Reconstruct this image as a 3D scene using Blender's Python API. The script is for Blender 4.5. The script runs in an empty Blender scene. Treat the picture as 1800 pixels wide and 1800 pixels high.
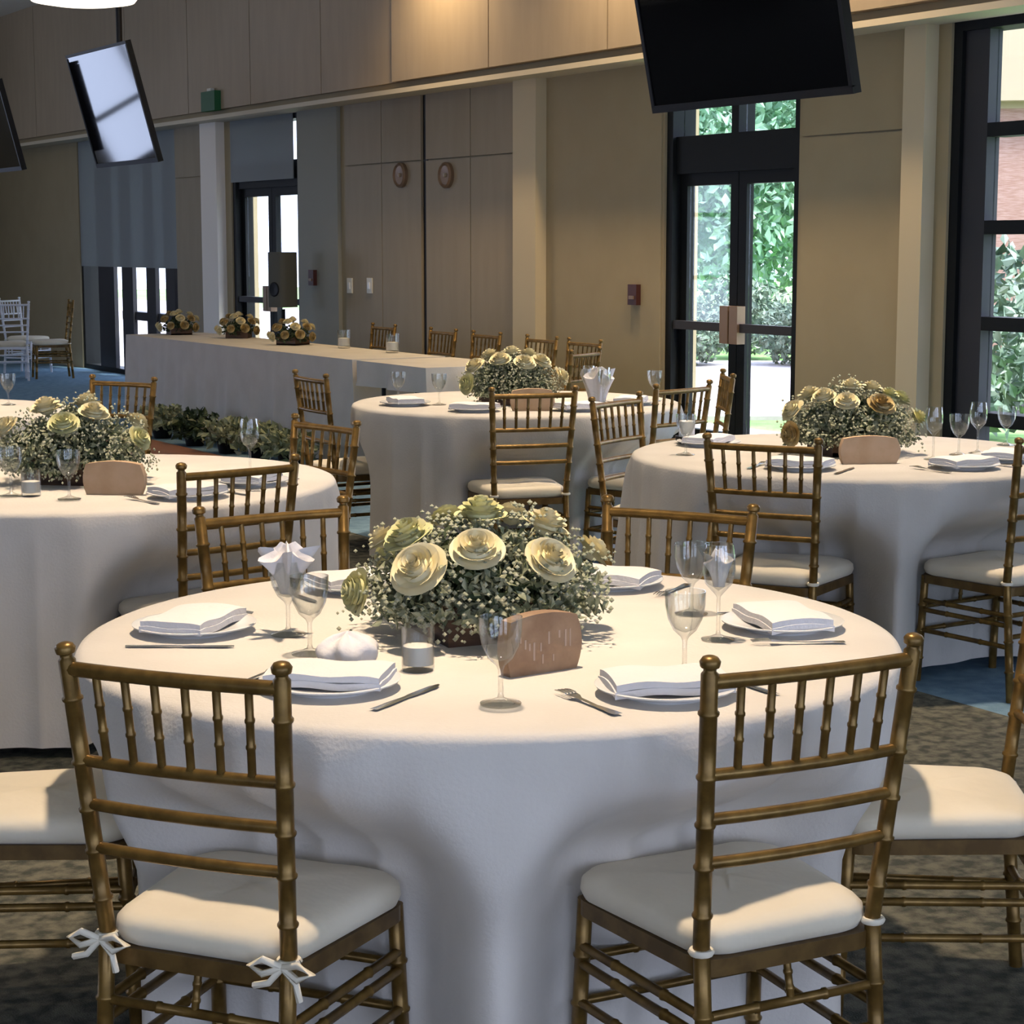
import bpy, math, random
from mathutils import Vector, Matrix, noise

# ------------------------------------------------------------------ camera
F_PX, CAM_H = 3400.0, 1.57
AZ, PITCH = math.radians(31.3), math.atan(470.0 / 3400.0)
scene = bpy.context.scene
col = scene.collection
cam_d = bpy.data.cameras.new('camera'); cam = bpy.data.objects.new('camera', cam_d); col.objects.link(cam)
cam_d.sensor_width = 36.0; cam_d.lens = F_PX / 1800.0 * 36.0; cam_d.clip_end = 300
cam.location = (0, 0, CAM_H); cam.rotation_euler = (math.pi / 2 - PITCH, 0, -AZ)
scene.camera = cam
vs = scene.view_settings
vs.view_transform = 'Standard'; vs.look = 'None'; vs.gamma = 1.0; vs.use_curve_mapping = False
vs.exposure = 0.0
cy = scene.cycles
cy.max_bounces = 7; cy.diffuse_bounces = 4; cy.glossy_bounces = 3; cy.transmission_bounces = 4; cy.transparent_max_bounces = 8
cy.caustics_reflective = False; cy.caustics_refractive = False; cy.adaptive_threshold = .03; cy.sample_clamp_indirect = 6.0

# ------------------------------------------------------------------ sky
world = bpy.data.worlds.new('sky'); scene.world = world; world.use_nodes = True
wn = world.node_tree.nodes; wn.clear()
wo = wn.new('ShaderNodeOutputWorld'); wb = wn.new('ShaderNodeBackground')
wb.inputs[0].default_value = (0.65, 0.70, 1.0, 1); wb.inputs[1].default_value = 5.4
world.node_tree.links.new(wb.outputs[0], wo.inputs[0])

# room numbers (metres): x across the hall, y along it
WX = 8.22          # face of the long right wall
LX = -7.0          # opposite wall
BY, EY = -6.0, 29.5
CEIL = 4.6
BULK = 0.24        # bulkhead juts out this far
# ------------------------------------------------------------------ pixels to places
FV = Vector((math.sin(AZ) * math.cos(PITCH), math.cos(AZ) * math.cos(PITCH), -math.sin(PITCH)))
RV = Vector((math.cos(AZ), -math.sin(AZ), 0)); UV = RV.cross(FV)
def ray(px, py): return FV + RV * ((px - 900) / F_PX) + UV * ((900 - py) / F_PX)
def at_z(px, py, z): d = ray(px, py); return cam.location + d * ((z - CAM_H) / d.z)
def at_x(px, py, x): d = ray(px, py); return cam.location + d * (x / d.x)
def V(X, D, z=0.0): return Vector((X * math.cos(AZ) + D * math.sin(AZ), -X * math.sin(AZ) + D * math.cos(AZ), z))
def az_dir(deg): return V(math.cos(math.radians(deg)), math.sin(math.radians(deg)))   # angle measured as seen from the camera

# ------------------------------------------------------------------ lights of the place
def portal(loc, rot, sx, sy):
    l = bpy.data.lights.new('window_daylight', 'AREA'); l.shape = 'RECTANGLE'; l.size = sx; l.size_y = sy
    l.cycles.is_portal = True
    o = bpy.data.objects.new('window_daylight', l); col.objects.link(o); o.location = loc; o.rotation_euler = rot
SUN = bpy.data.lights.new('sun', 'SUN'); SUN.energy = 11.0; SUN.angle = .2; SUN.color = (1, .96, .9)
so = bpy.data.objects.new('sun', SUN); col.objects.link(so)
so.rotation_euler = Vector((.12, -.5, .86)).to_track_quat('Z', 'Y').to_euler()
LAMP_K = 0.30

# ------------------------------------------------------------------ materials
def mat(name, c, rough=.6, metal=0.0, c2=None, scale=8.0, bump=0.0, bscale=60.0, spec=.5, emit=None, est=0.0, stretch=None, sheen=0.0, detail=4):
    m = bpy.data.materials.new(name); m.use_nodes = True
    n = m.node_tree.nodes; L = m.node_tree.links; b = n['Principled BSDF']
    b.inputs['Base Color'].default_value = (*c, 1); b.inputs['Roughness'].default_value = rough
    b.inputs['Metallic'].default_value = metal; b.inputs['Specular IOR Level'].default_value = spec
    if sheen: b.inputs['Sheen Weight'].default_value = sheen
    if emit: b.inputs['Emission Color'].default_value = (*emit, 1); b.inputs['Emission Strength'].default_value = est
    tc = n.new('ShaderNodeTexCoord'); mp = n.new('ShaderNodeMapping'); L.new(tc.outputs['Object'], mp.inputs[0])
    if stretch: mp.inputs['Scale'].default_value = stretch
    if c2:
        t = n.new('ShaderNodeTexNoise'); t.inputs['Scale'].default_value = scale; t.inputs['Detail'].default_value = detail
        r = n.new('ShaderNodeValToRGB'); r.color_ramp.elements[0].color = (*c, 1); r.color_ramp.elements[1].color = (*c2, 1)
        r.color_ramp.elements[0].position = .38; r.color_ramp.elements[1].position = .62
        L.new(mp.outputs[0], t.inputs['Vector']); L.new(t.outputs['Fac'], r.inputs[0]); L.new(r.outputs[0], b.inputs['Base Color'])
    if bump:
        t2 = n.new('ShaderNodeTexNoise'); t2.inputs['Scale'].default_value = bscale
        bp = n.new('ShaderNodeBump'); bp.inputs['Strength'].default_value = bump; bp.inputs['Distance'].default_value = .01
        L.new(mp.outputs[0], t2.inputs['Vector']); L.new(t2.outputs['Fac'], bp.inputs['Height']); L.new(bp.outputs[0], b.inputs['Normal'])
    return m
def glass_mat(name, tint=(1, 1, 1), refl=.12, rough=.02, k=.55):
    m = bpy.data.materials.new(name); m.use_nodes = True
    n = m.node_tree.nodes; L = m.node_tree.links; n.clear()
    o = n.new('ShaderNodeOutputMaterial'); mx = n.new('ShaderNodeMixShader'); t = n.new('ShaderNodeBsdfTransparent'); g = n.new('ShaderNodeBsdfGlossy')
    t.inputs[0].default_value = (*tint, 1); g.inputs['Roughness'].default_value = rough
    lw = n.new('ShaderNodeLayerWeight'); lw.inputs[0].default_value = .35
    mm = n.new('ShaderNodeMath'); mm.operation = 'MULTIPLY_ADD'; mm.inputs[1].default_value = k; mm.inputs[2].default_value = refl * .4
    L.new(lw.outputs['Facing'], mm.inputs[0]); mm.use_clamp = True
    L.new(mm.outputs[0], mx.inputs[0]); L.new(t.outputs[0], mx.inputs[1]); L.new(g.outputs[0], mx.inputs[2]); L.new(mx.outputs[0], o.inputs[0])
    return m
M = {}
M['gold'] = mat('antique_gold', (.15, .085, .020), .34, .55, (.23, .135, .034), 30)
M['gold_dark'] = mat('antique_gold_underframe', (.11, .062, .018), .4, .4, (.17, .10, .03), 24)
M['white_paint'] = mat('white_resin', (.75, .76, .80), .4)
M['cushion'] = mat('ivory_cushion', (.74, .66, .50), .85, c2=(.79, .71, .55), scale=6, bump=.15, bscale=35, sheen=.2)
M['tie'] = mat('ivory_ribbon', (.78, .72, .58), .8)
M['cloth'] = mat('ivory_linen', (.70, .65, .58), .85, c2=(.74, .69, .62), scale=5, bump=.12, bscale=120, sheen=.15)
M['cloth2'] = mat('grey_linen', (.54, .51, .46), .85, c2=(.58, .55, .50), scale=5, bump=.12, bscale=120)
M['napkin'] = mat('white_napkin', (.80, .77, .76), .85, bump=.2, bscale=70)
M['china'] = mat('white_china', (.83, .83, .82), .2)
M['steel'] = mat('cutlery_steel', (.62, .61, .58), .22, 1.0)
M['glass'] = glass_mat('drinking_glass', (.97, .98, .97), .14)
M['pane'] = glass_mat('window_glass', (.94, .98, .97), .06, k=.10)
M['rose'] = mat('cream_rose_petal', (.72, .64, .38), .6, c2=(.79, .72, .48), scale=20)
M['rose_g'] = mat('pale_green_petal', (.56, .55, .27), .6, c2=(.66, .63, .36), scale=20)
M['gilt'] = mat('gold_petal', (.34, .23, .07), .5, c2=(.55, .44, .22), scale=14)
M['leaf'] = mat('dusty_leaf', (.13, .16, .085), .55, c2=(.34, .35, .23), scale=34)
M['fern'] = mat('fern_leaf', (.22, .26, .14), .6, c2=(.45, .47, .31), scale=9)
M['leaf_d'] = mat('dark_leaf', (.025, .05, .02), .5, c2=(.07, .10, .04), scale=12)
M['breath'] = mat('tiny_cream_blossom', (.33, .35, .24), .7, c2=(.46, .46, .33), scale=25)
M['wood'] = mat('dark_planter_wood', (.07, .035, .02), .6, c2=(.13, .07, .035), scale=9, stretch=(1, 1, 6))
M['kraft'] = mat('kraft_wood', (.50, .33, .19), .7, c2=(.58, .40, .25), scale=12, stretch=(1, 6, 1))
M['bark'] = mat('barkwood', (.26, .16, .095), .75, c2=(.36, .24, .15), scale=14, bump=.4, bscale=40)
M['pale'] = mat('pale_print', (.50, .37, .28), .8)
M['wall'] = mat('taupe_wall', (.325, .262, .155), .75, c2=(.345, .28, .168), scale=2.5, bump=.05, bscale=150)
M['panel'] = mat('taupe_wall_panel', (.30, .245, .165), .62, c2=(.32, .262, .178), scale=1.5, stretch=(1, 6, 1))
M['panel_b'] = mat('bulkhead_panel', (.38, .305, .215), .6, c2=(.405, .325, .23), scale=1.5, stretch=(1, 6, 1))
M['pilaster'] = mat('cream_pilaster', (.56, .47, .31), .7)
M['pilaster_daylit'] = mat('daylit_pilaster', (.86, .80, .72), .7)  # paler than the cream pilasters: daylight on it is put into the colour
M['trim'] = mat('light_trim', (.62, .55, .42), .6)
M['ceil'] = mat('ceiling_plaster', (.82, .81, .76), .9)
M['dark'] = mat('dark_bronze', (.006, .007, .007), .55, spec=.2)
M['dark2'] = mat('charcoal_jamb', (.035, .034, .038), .55, spec=.25)
M['cabinet'] = mat('grey_speaker_cloth', (.09, .088, .07), .8)
M['black'] = mat('black_plastic', (.004, .004, .005), .5, spec=.25)
M['screen'] = mat('black_screen', (.002, .002, .003), .05, spec=.5)
M['red'] = mat('dark_red_plastic', (.06, .014, .01), .5)
M['disc'] = mat('bronze_disc', (.22, .14, .085), .4, .3)
M['plate_sw'] = mat('switch_plate', (.70, .68, .60), .5)
M['exit'] = mat('exit_sign_green', (.004, .045, .016), .5, emit=(.01, .16, .05), est=.06)
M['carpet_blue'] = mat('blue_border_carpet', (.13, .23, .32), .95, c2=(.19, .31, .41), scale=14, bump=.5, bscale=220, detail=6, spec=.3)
M['carpet'] = mat('patterned_carpet', (.055, .060, .048), .95, c2=(.17, .16, .12), scale=22, bump=.6, bscale=220, detail=8, spec=.25)
M['parquet'] = mat('parquet', (.24, .10, .06), .45, c2=(.33, .15, .09), scale=7, stretch=(1, 8, 1))
M['shade'] = mat('blue_grey_roller_shade', (.32, .345, .35), .8)
M['acoustic'] = mat('grey_acoustic_cloth', (.30, .30, .26), .9)
def translucent(m, k):
    n = m.node_tree.nodes; L = m.node_tree.links; b = n['Principled BSDF']; t = n.new('ShaderNodeBsdfTranslucent'); t.inputs[0].default_value = b.inputs['Base Color'].default_value
    x = n.new('ShaderNodeMixShader'); x.inputs[0].default_value = k; o = n['Material Output']; L.new(b.outputs[0], x.inputs[1]); L.new(t.outputs[0], x.inputs[2]); L.new(x.outputs[0], o.inputs[0])
translucent(M['shade'], .24)
M['lamp'] = mat('lit_white_diffuser', (.9, .88, .82), .6, emit=(1.0, .88, .70), est=2.4)
M['lamp_metal'] = mat('lamp_metal', (.5, .5, .48), .4, .8)
M['can'] = mat('lit_downlight', (.9, .88, .82), .6, emit=(1.0, .78, .50), est=6.0)
M['grass'] = mat('lawn', (.12, .26, .06), .9, c2=(.22, .38, .12), scale=1.2)
M['path'] = mat('pale_concrete', (.36, .32, .33), .9, c2=(.42, .38, .39), scale=2)
M['tree_leaf'] = mat('tree_leaf', (.16, .34, .20), .6, c2=(.42, .60, .44), scale=1.5)
M['shrub_leaf'] = mat('shrub_leaf', (.09, .15, .10), .6, c2=(.28, .34, .26), scale=3)
M['trunk'] = mat('tree_bark', (.12, .09, .07), .9)
M['brick'] = mat('brick', (.26, .14, .11), .9, c2=(.34, .21, .18), scale=9, stretch=(1, 3, 10))
M['cream'] = mat('cream_render', (.36, .29, .20), .9)
M['candle'] = mat('candle_wax', (.86, .84, .80), .5)

# ------------------------------------------------------------------ mesh helpers
class MB:
    def __init__(s): s.v = []; s.f = []
    def add(s, vs, fs):
        o = len(s.v); s.v += [tuple(v) for v in vs]; s.f += [tuple(i + o for i in f) for f in fs]; return s
    def box(s, c, d, rz=0.0):
        c = Vector(c); h = Vector(d) / 2; R = Matrix.Rotation(rz, 3, 'Z')
        vs = [c + R @ Vector((x * h.x, y * h.y, z * h.z)) for x in (-1, 1) for y in (-1, 1) for z in (-1, 1)]
        return s.add(vs, [(0, 1, 3, 2), (4, 6, 7, 5), (0, 4, 5, 1), (2, 3, 7, 6), (0, 2, 6, 4), (1, 5, 7, 3)])
    def tube(s, pts, rad, seg=10, cap=True):
        pts = [Vector(p) for p in pts]; n = len(pts)
        if not hasattr(rad, '__len__'): rad = [rad] * n
        t0 = (pts[1] - pts[0]).normalized(); up = Vector((0, 0, 1)) if abs(t0.z) < .9 else Vector((1, 0, 0))
        vs = []
        for i, p in enumerate(pts):
            t = (pts[min(i + 1, n - 1)] - pts[max(i - 1, 0)]).normalized()
            a = t.cross(up).normalized(); b = t.cross(a).normalized()
            for k in range(seg):
                w = 2 * math.pi * k / seg; vs.append(p + (a * math.cos(w) + b * math.sin(w)) * rad[i])
        fs = [(i * seg + k, i * seg + (k + 1) % seg, (i + 1) * seg + (k + 1) % seg, (i + 1) * seg + k) for i in range(n - 1) for k in range(seg)]
        if cap: fs += [tuple(range(seg - 1, -1, -1)), tuple(range((n - 1) * seg, n * seg))]
        return s.add(vs, fs)
    def lathe(s, prof, seg=24, c=(0, 0, 0)):
        vs = []; fs = []; n = len(prof)
        for r, z in prof:
            for k in range(seg):
                w = 2 * math.pi * k / seg; vs.append((c[0] + r * math.cos(w), c[1] + r * math.sin(w), c[2] + z))
        for i in range(n - 1):
            for k in range(seg):
                fs.append((i * seg + k, i * seg + (k + 1) % seg, (i + 1) * seg + (k + 1) % seg, (i + 1) * seg + k))
        return s.add(vs, fs)
    def grid(s, P):   # P rows of points
        r, c = len(P), len(P[0])
        return s.add([p for row in P for p in row], [(i * c + j, i * c + j + 1, (i + 1) * c + j + 1, (i + 1) * c + j) for i in range(r - 1) for j in range(c - 1)])
    def prism(s, outline, z0, z1):
        n = len(outline)
        vs = [(x, y, z0) for x, y in outline] + [(x, y, z1) for x, y in outline]
        return s.add(vs, [tuple(range(n - 1, -1, -1)), tuple(range(n, 2 * n))] + [(k, (k + 1) % n, n + (k + 1) % n, n + k) for k in range(n)])
    def mesh(s, name, m, smooth=35):
        me = bpy.data.meshes.new(name); me.from_pydata(s.v, [], s.f); me.materials.append(m)
        if smooth is not None:
            me.shade_smooth(); me.set_sharp_from_angle(angle=math.radians(smooth))
        me.update(); return me
    def build(s, name, m, parent=None, smooth=35): return link(name, s.mesh(name, m, smooth), parent)
def link(name, me, parent=None, loc=None, rz=None):
    o = bpy.data.objects.new(name, me); col.objects.link(o)
    if parent: o.parent = parent
    if loc is not None: o.location = loc
    if rz is not None: o.rotation_euler = (0, 0, rz)
    return o
def tag(o, label=None, cat=None, group=None, kind=None):
    if label: o['label'] = label
    if cat: o['category'] = cat
    if group: o['group'] = group
    if kind: o['kind'] = kind
    return o
def thing(name, label, cat, loc=(0, 0, 0), rz=0.0, group=None): return tag(link(name, None, None, loc, rz), label, cat, group)
def struct(o, label=None): o['kind'] = 'structure'; return tag(o, label) if label else o
def rrect(w, d, r, n=5, w2=None):      # rounded (optionally tapered) outline; w at +y, w2 at -y
    w2 = w if w2 is None else w2; pts = []
    for cx, cy, a0 in ((w / 2 - r, d / 2 - r, 0), (-w / 2 + r, d / 2 - r, 90), (-w2 / 2 + r, -d / 2 + r, 180), (w2 / 2 - r, -d / 2 + r, 270)):
        for k in range(n + 1):
            a = math.radians(a0 + 90 * k / n); pts.append((cx + r * math.cos(a), cy + r * math.sin(a)))
    return pts
def box_obj(name, m, c, d, parent=None, rz=0.0): return MB().box(c, d, rz).build(name, m, parent, None)

# ------------------------------------------------------------------ openings in the long wall, from the photograph
def wy(px, py=430, x=WX): return at_x(px, py, x).y
def wz(px, py, x=WX): return at_x(px, py, x).z
SOFF = wz(700, 157, WX - BULK)
HEAD = SOFF - .02
win1 = (4.6, wy(1662));   door1 = (wy(1402), wy(1167))
door2 = (wy(526), wy(408)); win2 = (wy(312), wy(140))
T = .3
BX = 4.72
floor = struct(box_obj('floor', M['carpet'], ((LX - T + BX) / 2, (BY + EY) / 2, -.05), (BX - LX + T, EY - BY + 2 * T, .1)))
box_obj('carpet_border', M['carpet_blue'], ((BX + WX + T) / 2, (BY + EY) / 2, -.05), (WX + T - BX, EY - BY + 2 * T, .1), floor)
ceiling = struct(box_obj('ceiling', M['ceil'], ((LX + WX) / 2, (BY + EY) / 2, CEIL + .05), (WX - LX + 2 * T, EY - BY + 2 * T, .1)))
mb = MB()
def wall_seg(mb, axis, pos, t, spans, z0, z1):
    for a, b in spans:
        if axis == 'x': mb.box((pos + t / 2, (a + b) / 2, (z0 + z1) / 2), (abs(t), b - a, z1 - z0))
        else: mb.box(((a + b) / 2, pos + t / 2, (z0 + z1) / 2), (b - a, abs(t), z1 - z0))
ops = [win1, door1, door2, win2]; spans = []; y = BY
for a, b in ops: spans.append((y, a)); y = b
spans.append((y, EY))
wall_seg(mb, 'x', WX, T, spans, 0, HEAD); wall_seg(mb, 'x', WX, T, [(BY, EY)], HEAD, CEIL)
wall_right = struct(mb.build('wall_right', M['wall'], None, None))
# bulkhead over the wall, with its panels
step_y = wy(698, 60, WX - BULK)
mb = MB(); mb.box((WX - BULK / 2 + .02, (BY + EY) / 2, (SOFF + CEIL) / 2), (BULK - .04, EY - BY, CEIL - SOFF))
bulk = struct(mb.build('wall_bulkhead', M['wall'], None, None))
edges = [wy(p, 60, WX - BULK) for p in (60, 220, 330, 440, 565)] ; ys = sorted(edges + [step_y])
ys = [EY] + sorted(edges, reverse=True) + [step_y]
right_edges = [step_y] + [wy(p, 40, WX - BULK) for p in (870, 1080, 1290, 1500, 1720)]
lst = [(a, b, 0.0) for a, b in zip(ys[:-1], ys[1:])] + [(a, b, .05) for a, b in zip(right_edges[:-1], right_edges[1:])]
yy = right_edges[-1]
while yy > BY + .1: lst.append((yy, max(BY, yy - 1.3), .05)); yy -= 1.3
for a, b, out in lst:
    g = .008; box_obj('panel', M['panel_b'], (WX - BULK + .02 - (.03 + out) / 2, (a + b) / 2, (SOFF + CEIL) / 2 + .03), (.03 + out, a - b - 2 * g, CEIL - SOFF - .06), bulk)
tr = struct(box_obj('trim_1', M['trim'], (WX - BULK / 2 - .03, (BY + EY) / 2, SOFF - .02), (BULK + .05, EY - BY, .04)))
# wall panels
def wpanels(y0, y1, joints_z, n, m, proud=.02, gap=.006):
    zs = [0.0] + joints_z + [HEAD]
    for k in range(n):
        a = y0 + (y1 - y0) * k / n; b = y0 + (y1 - y0) * (k + 1) / n
        for z0, z1 in zip(zs[:-1], zs[1:]):
            box_obj('panel', m, (WX - proud / 2, (a + b) / 2, (z0 + z1) / 2), (proud, b - a - 2 * gap, z1 - z0 - 2 * gap), wall_right)
jz = wz(1500, 235)
wpanels(door1[0] - .02 - (wy(1402) - wy(1596)), door1[0] - .04, [jz], 1, M['wall'])
pz = wz(760, 281)
gap_y = wy(750, 400)
op_y0, op_y1 = wy(918, 400), wy(612, 400)
wpanels(op_y0, gap_y - .04, [pz], 2, M['panel'], .03)
wpanels(gap_y + .04, op_y1, [pz], 2, M['panel'], .03)
wpanels(door2[1] + .35, win2[0] - .02, [wz(335, 312)], 1, M['panel'])
wpanels(door1[1] + .02, wy(972), [], 1, M['wall'], .012)
box_obj('panel_gap', M['black'], (WX - .004, gap_y, HEAD / 2), (.008, .075, HEAD), wall_right)
box_obj('acoustic_panel', M['acoustic'], (WX - .02, (wy(602) + wy(530)) / 2, HEAD / 2), (.04, wy(530) - wy(602) - .03, HEAD - .02), wall_right)
# pilasters
def pilaster(px0, px1, proud, m='pilaster'):
    a, b = wy(px1), wy(px0)
    return struct(box_obj('pilaster', M[m], (WX - proud / 2, (a + b) / 2, SOFF / 2 - .02), (proud, b - a, SOFF - .04)))
tag(pilaster(920, 960, .10), 'cream pilaster between the wall door panels and the fire alarm')
tag(pilaster(1602, 1640, .10), 'cream pilaster beside the tall dark window frame')
tag(pilaster(370, 398, .10, 'pilaster_daylit'), 'cream pilaster with daylight in its colour beside the far glass door')
# window 1, tall dark grid
def frame_bar(name, y0, y1, z0, z1, parent, m='dark', dx=.14, x=WX + .12): return box_obj(name, M[m], (x, (y0 + y1) / 2, (z0 + z1) / 2), (dx, y1 - y0, z1 - z0), parent)
def outer_frame(name, y0, y1, z1, w, z0=0.0, m='dark'):
    mb = MB(); x, dx = WX + .12, .2
    for a, b, c, d in ((y0, y0 + w, z0, z1), (y1 - w, y1, z0, z1), (y0 + w, y1 - w, z1 - w, z1), (y0 + w, y1 - w, z0, z0 + w)):
        mb.box((x, (a + b) / 2, (c + d) / 2), (dx, b - a, d - c))
    return struct(mb.build(name, M[m], None, None))
w1 = outer_frame('window_1', win1[0], win1[1], HEAD, .07); tag(w1, 'tall dark framed window grid at the right edge')
jamb = frame_bar('jamb', win1[1] - .26, win1[1] - .07, .07, HEAD - .07, w1, 'dark2', .10, WX + .1)
zr = [wz(1690, p) for p in (735, 568, 400, 230)]
cols = [win1[0] + .07, (win1[0] + win1[1]) / 2 - .1, win1[1] - .26]
for z in zr: frame_bar('rail', win1[0] + .07, win1[1] - .26, z - .04, z + .04, w1)
frame_bar('mullion', cols[1] - .03, cols[1] + .03, .07, HEAD - .07, w1)
zs = [.07] + zr + [HEAD - .07]
for z0, z1 in zip(zs[:-1], zs[1:]):
    for a, b in zip(cols[:-1], cols[1:]): box_obj('pane', M['pane'], (WX + .12, (a + b) / 2, (z0 + z1) / 2), (.01, b - a, z1 - z0), w1)
# glazed double doors
def glazed_door(name, y0, y1, head, label, shade=False):
    d = outer_frame(name, y0, y1, HEAD, .07); tag(d, label); mid = (y0 + y1) / 2
    frame_bar('transom', y0 + .07, y1 - .07, head, head + .26, d)
    frame_bar('transom_mullion', mid - .04, mid + .04, head + .26, HEAD - .07, d)
    for a, b in ((y0 + .07, mid - .04), (mid + .04, y1 - .07)): box_obj('pane', M['pane'], (WX + .12, (a + b) / 2, (head + .26 + HEAD - .07) / 2), (.01, b - a, HEAD - .33 - head), d)
    for a, b, s in ((y0 + .07, mid - .004, 1), (mid + .004, y1 - .07, -1)):
        mb = MB(); w = .085
        for p, q, r_, t_ in ((a, a + w, .01, head), (b - w, b, .01, head), (a + w, b - w, .01, .26), (a + w, b - w, head - w, head)):
            mb.box((WX + .12, (p + q) / 2, (r_ + t_) / 2), (.06, q - p, t_ - r_))
        lf = mb.build('door_leaf', M['dark'], d, None)
        box_obj('pane', M['pane'], (WX + .12, (a + b) / 2, (.26 + head - w) / 2), (.01, b - a - 2 * w, head - w - .26), lf)
        box_obj('push_bar', M['dark2'], (WX + .06, (a + b) / 2, 1.0), (.05, b - a, .06), lf)
        hy = b - .05 if s == 1 else a + .05
        box_obj('latch_case', M['disc'], (WX + .05, hy, 1.02), (.07, .09, .26), lf)
    return d
glazed_door('door_1', door1[0], door1[1], wz(1290, 300), 'dark framed glazed double door below the large black screen')
glazed_door('door_2', door2[0], door2[1], wz(450, 330), 'far glazed door at the end of the long head table')
box_obj('roller_shade', M['shade'], (WX + .005, (wy(517) + door2[1]) / 2, (wz(450, 318) + HEAD) / 2), (.01, door2[1] - wy(517), HEAD - wz(450, 318)), bpy.data.objects['door_2'])
# window 2 with lowered shade
w2 = outer_frame('window_2', win2[0], win2[1], HEAD, .06); tag(w2, 'far window under a lowered blue grey roller shade')
sz = wz(225, 470)
box_obj('roller_shade', M['shade'], (WX + .02, (win2[0] + win2[1]) / 2, (sz + HEAD) / 2), (.012, win2[1] - win2[0] - .01, HEAD - sz), w2)
for p, q in ((168, 195), (209, 228), (252, 268), (286, 302)):
    frame_bar('mullion', wy(q), wy(p), .06, HEAD - .06, w2, 'dark2', .05, WX + .05)
frame_bar('rail', win2[0] + .06, wy(205), wz(225, 555) - .05, wz(225, 555) + .05, w2, 'dark2')
box_obj('pane', M['pane'], (WX + .12, (win2[0] + win2[1]) / 2, HEAD / 2), (.01, win2[1] - win2[0] - .12, HEAD - .12), w2)
# other walls with windows that light the hall
def window_wall(name, axis, pos, t, lo, hi, wins, z0, z1):
    mb = MB(); sp = []; y = lo
    for a, b in wins: sp.append((y, a)); y = b
    sp.append((y, hi))
    wall_seg(mb, axis, pos, t, sp, 0, CEIL)
    wall_seg(mb, axis, pos, t, wins, 0, z0); wall_seg(mb, axis, pos, t, wins, z1, CEIL)
    return struct(mb.build(name, M['wall'], None, None))
lw = [(-4.5, -1.0), (12.0, 15.5), (17.5, 20.0)]
window_wall('wall_left', 'x', LX, -T, BY, EY, lw, .3, 3.2)
bw = [(-6.4, -2.4), (-1.6, 2.4), (3.2, 7.2)]
window_wall('wall_back', 'y', BY, -T, LX, WX, bw, .1, 3.9)
ew = [(-6.3, -2.6), (-2.2, 1.12)]
window_wall('wall_far', 'y', EY, T, LX, WX, ew, .05, 3.4)
wi = 3
for ax, pos, wins, z0, z1 in (('x', LX - .15, lw, .3, 3.2), ('y', BY - .15, bw, .1, 3.9), ('y', EY + .15, ew, .05, 3.4)):
    for a, b in wins:
        mb = MB(); n = max(2, round((b - a) / 1.3))
        for k in range(n + 1):
            q = a + .04 + (b - a - .08) * k / n
            mb.box((pos, q, (z0 + z1) / 2) if ax == 'x' else (q, pos, (z0 + z1) / 2), (.12, .08, z1 - z0) if ax == 'x' else (.08, .12, z1 - z0))
        for z in (z0 + .04, z0 + (z1 - z0) * .27, z0 + (z1 - z0) * .62, z1 - .04):
            mb.box((pos, (a + b) / 2, z) if ax == 'x' else ((a + b) / 2, pos, z), (.10, b - a, .08) if ax == 'x' else (b - a, .10, .08))
        w = struct(mb.build('window_%d' % wi, M['dark'], None, None)); wi += 1
        box_obj('pane', M['pane'], (pos, (a + b) / 2, (z0 + z1) / 2) if ax == 'x' else ((a + b) / 2, pos, (z0 + z1) / 2), (.01, b - a, z1 - z0) if ax == 'x' else (b - a, .01, z1 - z0), w)
        if ax == 'x': portal((LX - .32, (a + b) / 2, (z0 + z1) / 2), (0, math.radians(-90), 0), z1 - z0, b - a)
        elif pos < 0: portal(((a + b) / 2, BY - .32, (z0 + z1) / 2), (math.radians(90), 0, 0), b - a, z1 - z0)
        else: portal(((a + b) / 2, EY + .32, (z0 + z1) / 2), (math.radians(-90), 0, 0), b - a, z1 - z0)
for a, b in (win1, door1, door2, win2): portal((WX + .32, (a + b) / 2, HEAD / 2), (0, math.radians(90), 0), HEAD, b - a)

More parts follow.
